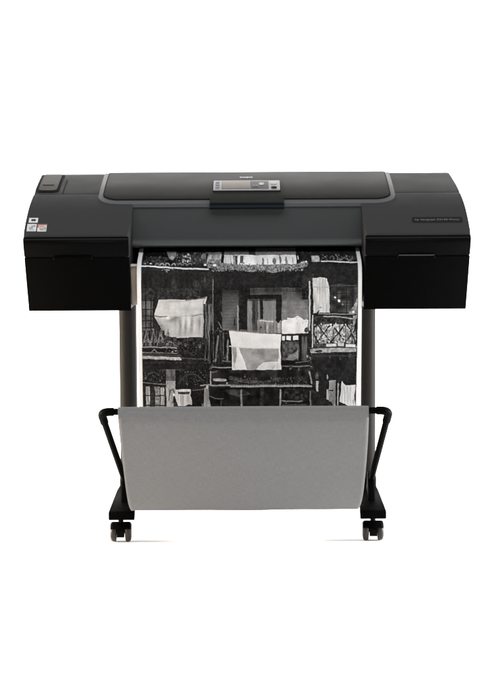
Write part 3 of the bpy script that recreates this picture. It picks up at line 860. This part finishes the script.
# film grain, a touch of softness, margins
img += 9 * (N1 - .5) + 5 * (rng.random(img.shape) - .5)
for ax in (0, 1):
    img = (np.roll(img, 1, ax) + 2 * img + np.roll(img, -1, ax)) / 4
ml = 141.0 - 0.006 * (GY - 330); mr_ = 357.9 - 0.02 * np.maximum(GY - 330, 0) * 0.7
bl = img.copy()
for ax in (0, 1):
    bl = sum(np.roll(bl, k, ax) for k in range(-4, 5)) / 9.0
img = img + 0.75 * (img - bl)
img[(GX < ml) | (GX > mr_)] = 240
img = np.clip(img, 6, 250)

# sheet: off the platen, over its nose, hanging into the basket (depth, height, picture row)
pp = smooth_path([(0.40, 0.8380, 239.5), (0.30, 0.8340, 242.9), (0.22, 0.8285, 246.6), (0.165, 0.8205, 250.6), (0.12, 0.8105, 255.1), (0.08, 0.8015, 259.2), (0.050, 0.7930, 263.0),
                  (0.033, 0.7820, 267.3), (0.0255, 0.7680, 272.4), (0.0235, 0.7500, 278.8), (0.028, 0.7000, 296.2), (0.040, 0.6180, 324.5), (0.060, 0.4950, 366.5),
                  (0.078, 0.3850, 403.6), (0.082, 0.3300, 422), (0.070, 0.2650, 444), (0.040, 0.2250, 460)], 24)
pp = np.array(pp)
arc = np.concatenate([[0], np.cumsum(np.hypot(np.diff(pp[:, 0]), np.diff(pp[:, 1])))])
# rows: equal steps of the picture where it shows, coarse where it does not
rows_t = []
rr = np.arange(240.0, 412.0, 0.42)
vis = 24 * 14
tr = np.interp(rr, pp[:vis, 2], arc[:vis])
rows_t = np.concatenate([[0.0], tr, np.linspace(tr[-1] + 0.004, arc[-1], 24)])
nxp = 520
PX0, PX1 = -0.3130, 0.3255
us = np.linspace(0, 1, nxp + 1)
ys = np.interp(rows_t, arc, pp[:, 0]); zs = np.interp(rows_t, arc, pp[:, 1]); ar = np.interp(rows_t, arc, pp[:, 2])
verts = []; cols_ = []
for y, z, r in zip(ys, zs, ar):
    for u in us:
        x = PX0 + (PX1 - PX0) * u
        w = 0.0016 * math.sin(5.2 * u + 0.8) * min(1, max(0, (0.76 - z) / 0.2))      # slight roll memory
        verts.append((x, y + w, z))
ax = 136.9 + (361.8 - 136.9) * us
iy = np.clip(((ar - AY0) * S).astype(int), 1, H_ - 2); ix = np.clip(((ax - AX0) * S).astype(int), 1, W_ - 2)
samp = (img[np.ix_(iy, ix)] + img[np.ix_(iy + 1, ix)] + img[np.ix_(iy, ix + 1)] + img[np.ix_(iy + 1, ix + 1)]) / 4
sv = samp / 255.0
lin = np.where(sv <= 0.04045, sv / 12.92, ((sv + 0.055) / 1.055) ** 2.4)
lin = np.clip(lin * 0.395 - 0.0012, 0.001, 0.86)
nr = len(ys); nc = nxp + 1
idx = np.arange(nr * nc).reshape(nr, nc)
faces = np.stack([idx[:-1, :-1], idx[:-1, 1:], idx[1:, 1:], idx[1:, :-1]], -1).reshape(-1, 4)
me = bpy.data.meshes.new('photo_print')
me.from_pydata(verts, [], faces.tolist())
ca = me.color_attributes.new('ink', 'FLOAT_COLOR', 'POINT')
rgba = np.ones((nr * nc, 4), np.float32); rgba[:, :3] = lin.reshape(-1, 1)
ca.data.foreach_set('color', rgba.ravel())
me.polygons.foreach_set('use_smooth', np.ones(len(me.polygons), bool))
me.materials.append(M['print']); me.update()
sheet = bpy.data.objects.new('photo_print', me); C.objects.link(sheet)
sheet['label'] = 'black and white photo print of laundry on old balconies hanging from the printer'
sheet['category'] = 'print'

# ------------------------------------------------------------------ light: a high-key studio
def area(name, loc, target, sx, sy, power, col=(1, 1, 1)):
    l = bpy.data.lights.new(name, 'AREA'); l.shape = 'RECTANGLE'; l.size = sx; l.size_y = sy; l.energy = power; l.color = col
    o = bpy.data.objects.new(name, l); C.objects.link(o); o.location = loc
    d = Vector(target) - Vector(loc)
    o.rotation_euler = d.to_track_quat('-Z', 'Y').to_euler()
    return o
area('overhead softbox', (0, -1.5, 3.3), (0, -0.6, 0), 5.5, 2.0, 260)
area('front softbox', (0.2, -7.2, 1.85), (0, 0, 0.6), 2.8, 1.1, 125)
area('backdrop lamp', (-3.6, 1.0, 2.6), (-0.8, 2.6, 0.9), 1.8, 1.0, 300)
area('backdrop lamp', (3.6, 1.0, 2.6), (0.8, 2.6, 0.9), 1.8, 1.0, 300)

area('added low side fill', (-1.9, 0.05, 0.34), (0, 0.05, 0.0), 1.0, 0.22, 210, (1.0, 0.85, 0.68))  # added lamps lifting the floor shadow under the printer, left one tinted warm
area('added low side fill', (1.9, 0.05, 0.34), (0, 0.05, 0.0), 1.0, 0.22, 210)

w = bpy.data.worlds.new('World'); bpy.context.scene.world = w; w.use_nodes = True
w.node_tree.nodes['Background'].inputs[0].default_value = (1, 1, 1, 1)
w.node_tree.nodes['Background'].inputs[1].default_value = 0.05

# ------------------------------------------------------------------ camera
cam = bpy.data.cameras.new('camera'); co = bpy.data.objects.new('camera', cam); C.objects.link(co)
cam.sensor_fit = 'HORIZONTAL'; cam.sensor_width = 36; cam.lens = 36 * 2130 / 500
cam.clip_end = 100
pitch = math.atan(232 / 2130)
co.matrix_world = Matrix.Translation((0.007, -6.0, 1.24)) @ Matrix.Rotation(R(90) - pitch, 4, 'X') @ Matrix.Rotation(R(-0.3), 4, 'Z')
bpy.context.scene.camera = co
sc = bpy.context.scene
sc.view_settings.view_transform = 'Standard'; sc.view_settings.look = 'None'
sc.view_settings.exposure = 0; sc.view_settings.gamma = 1
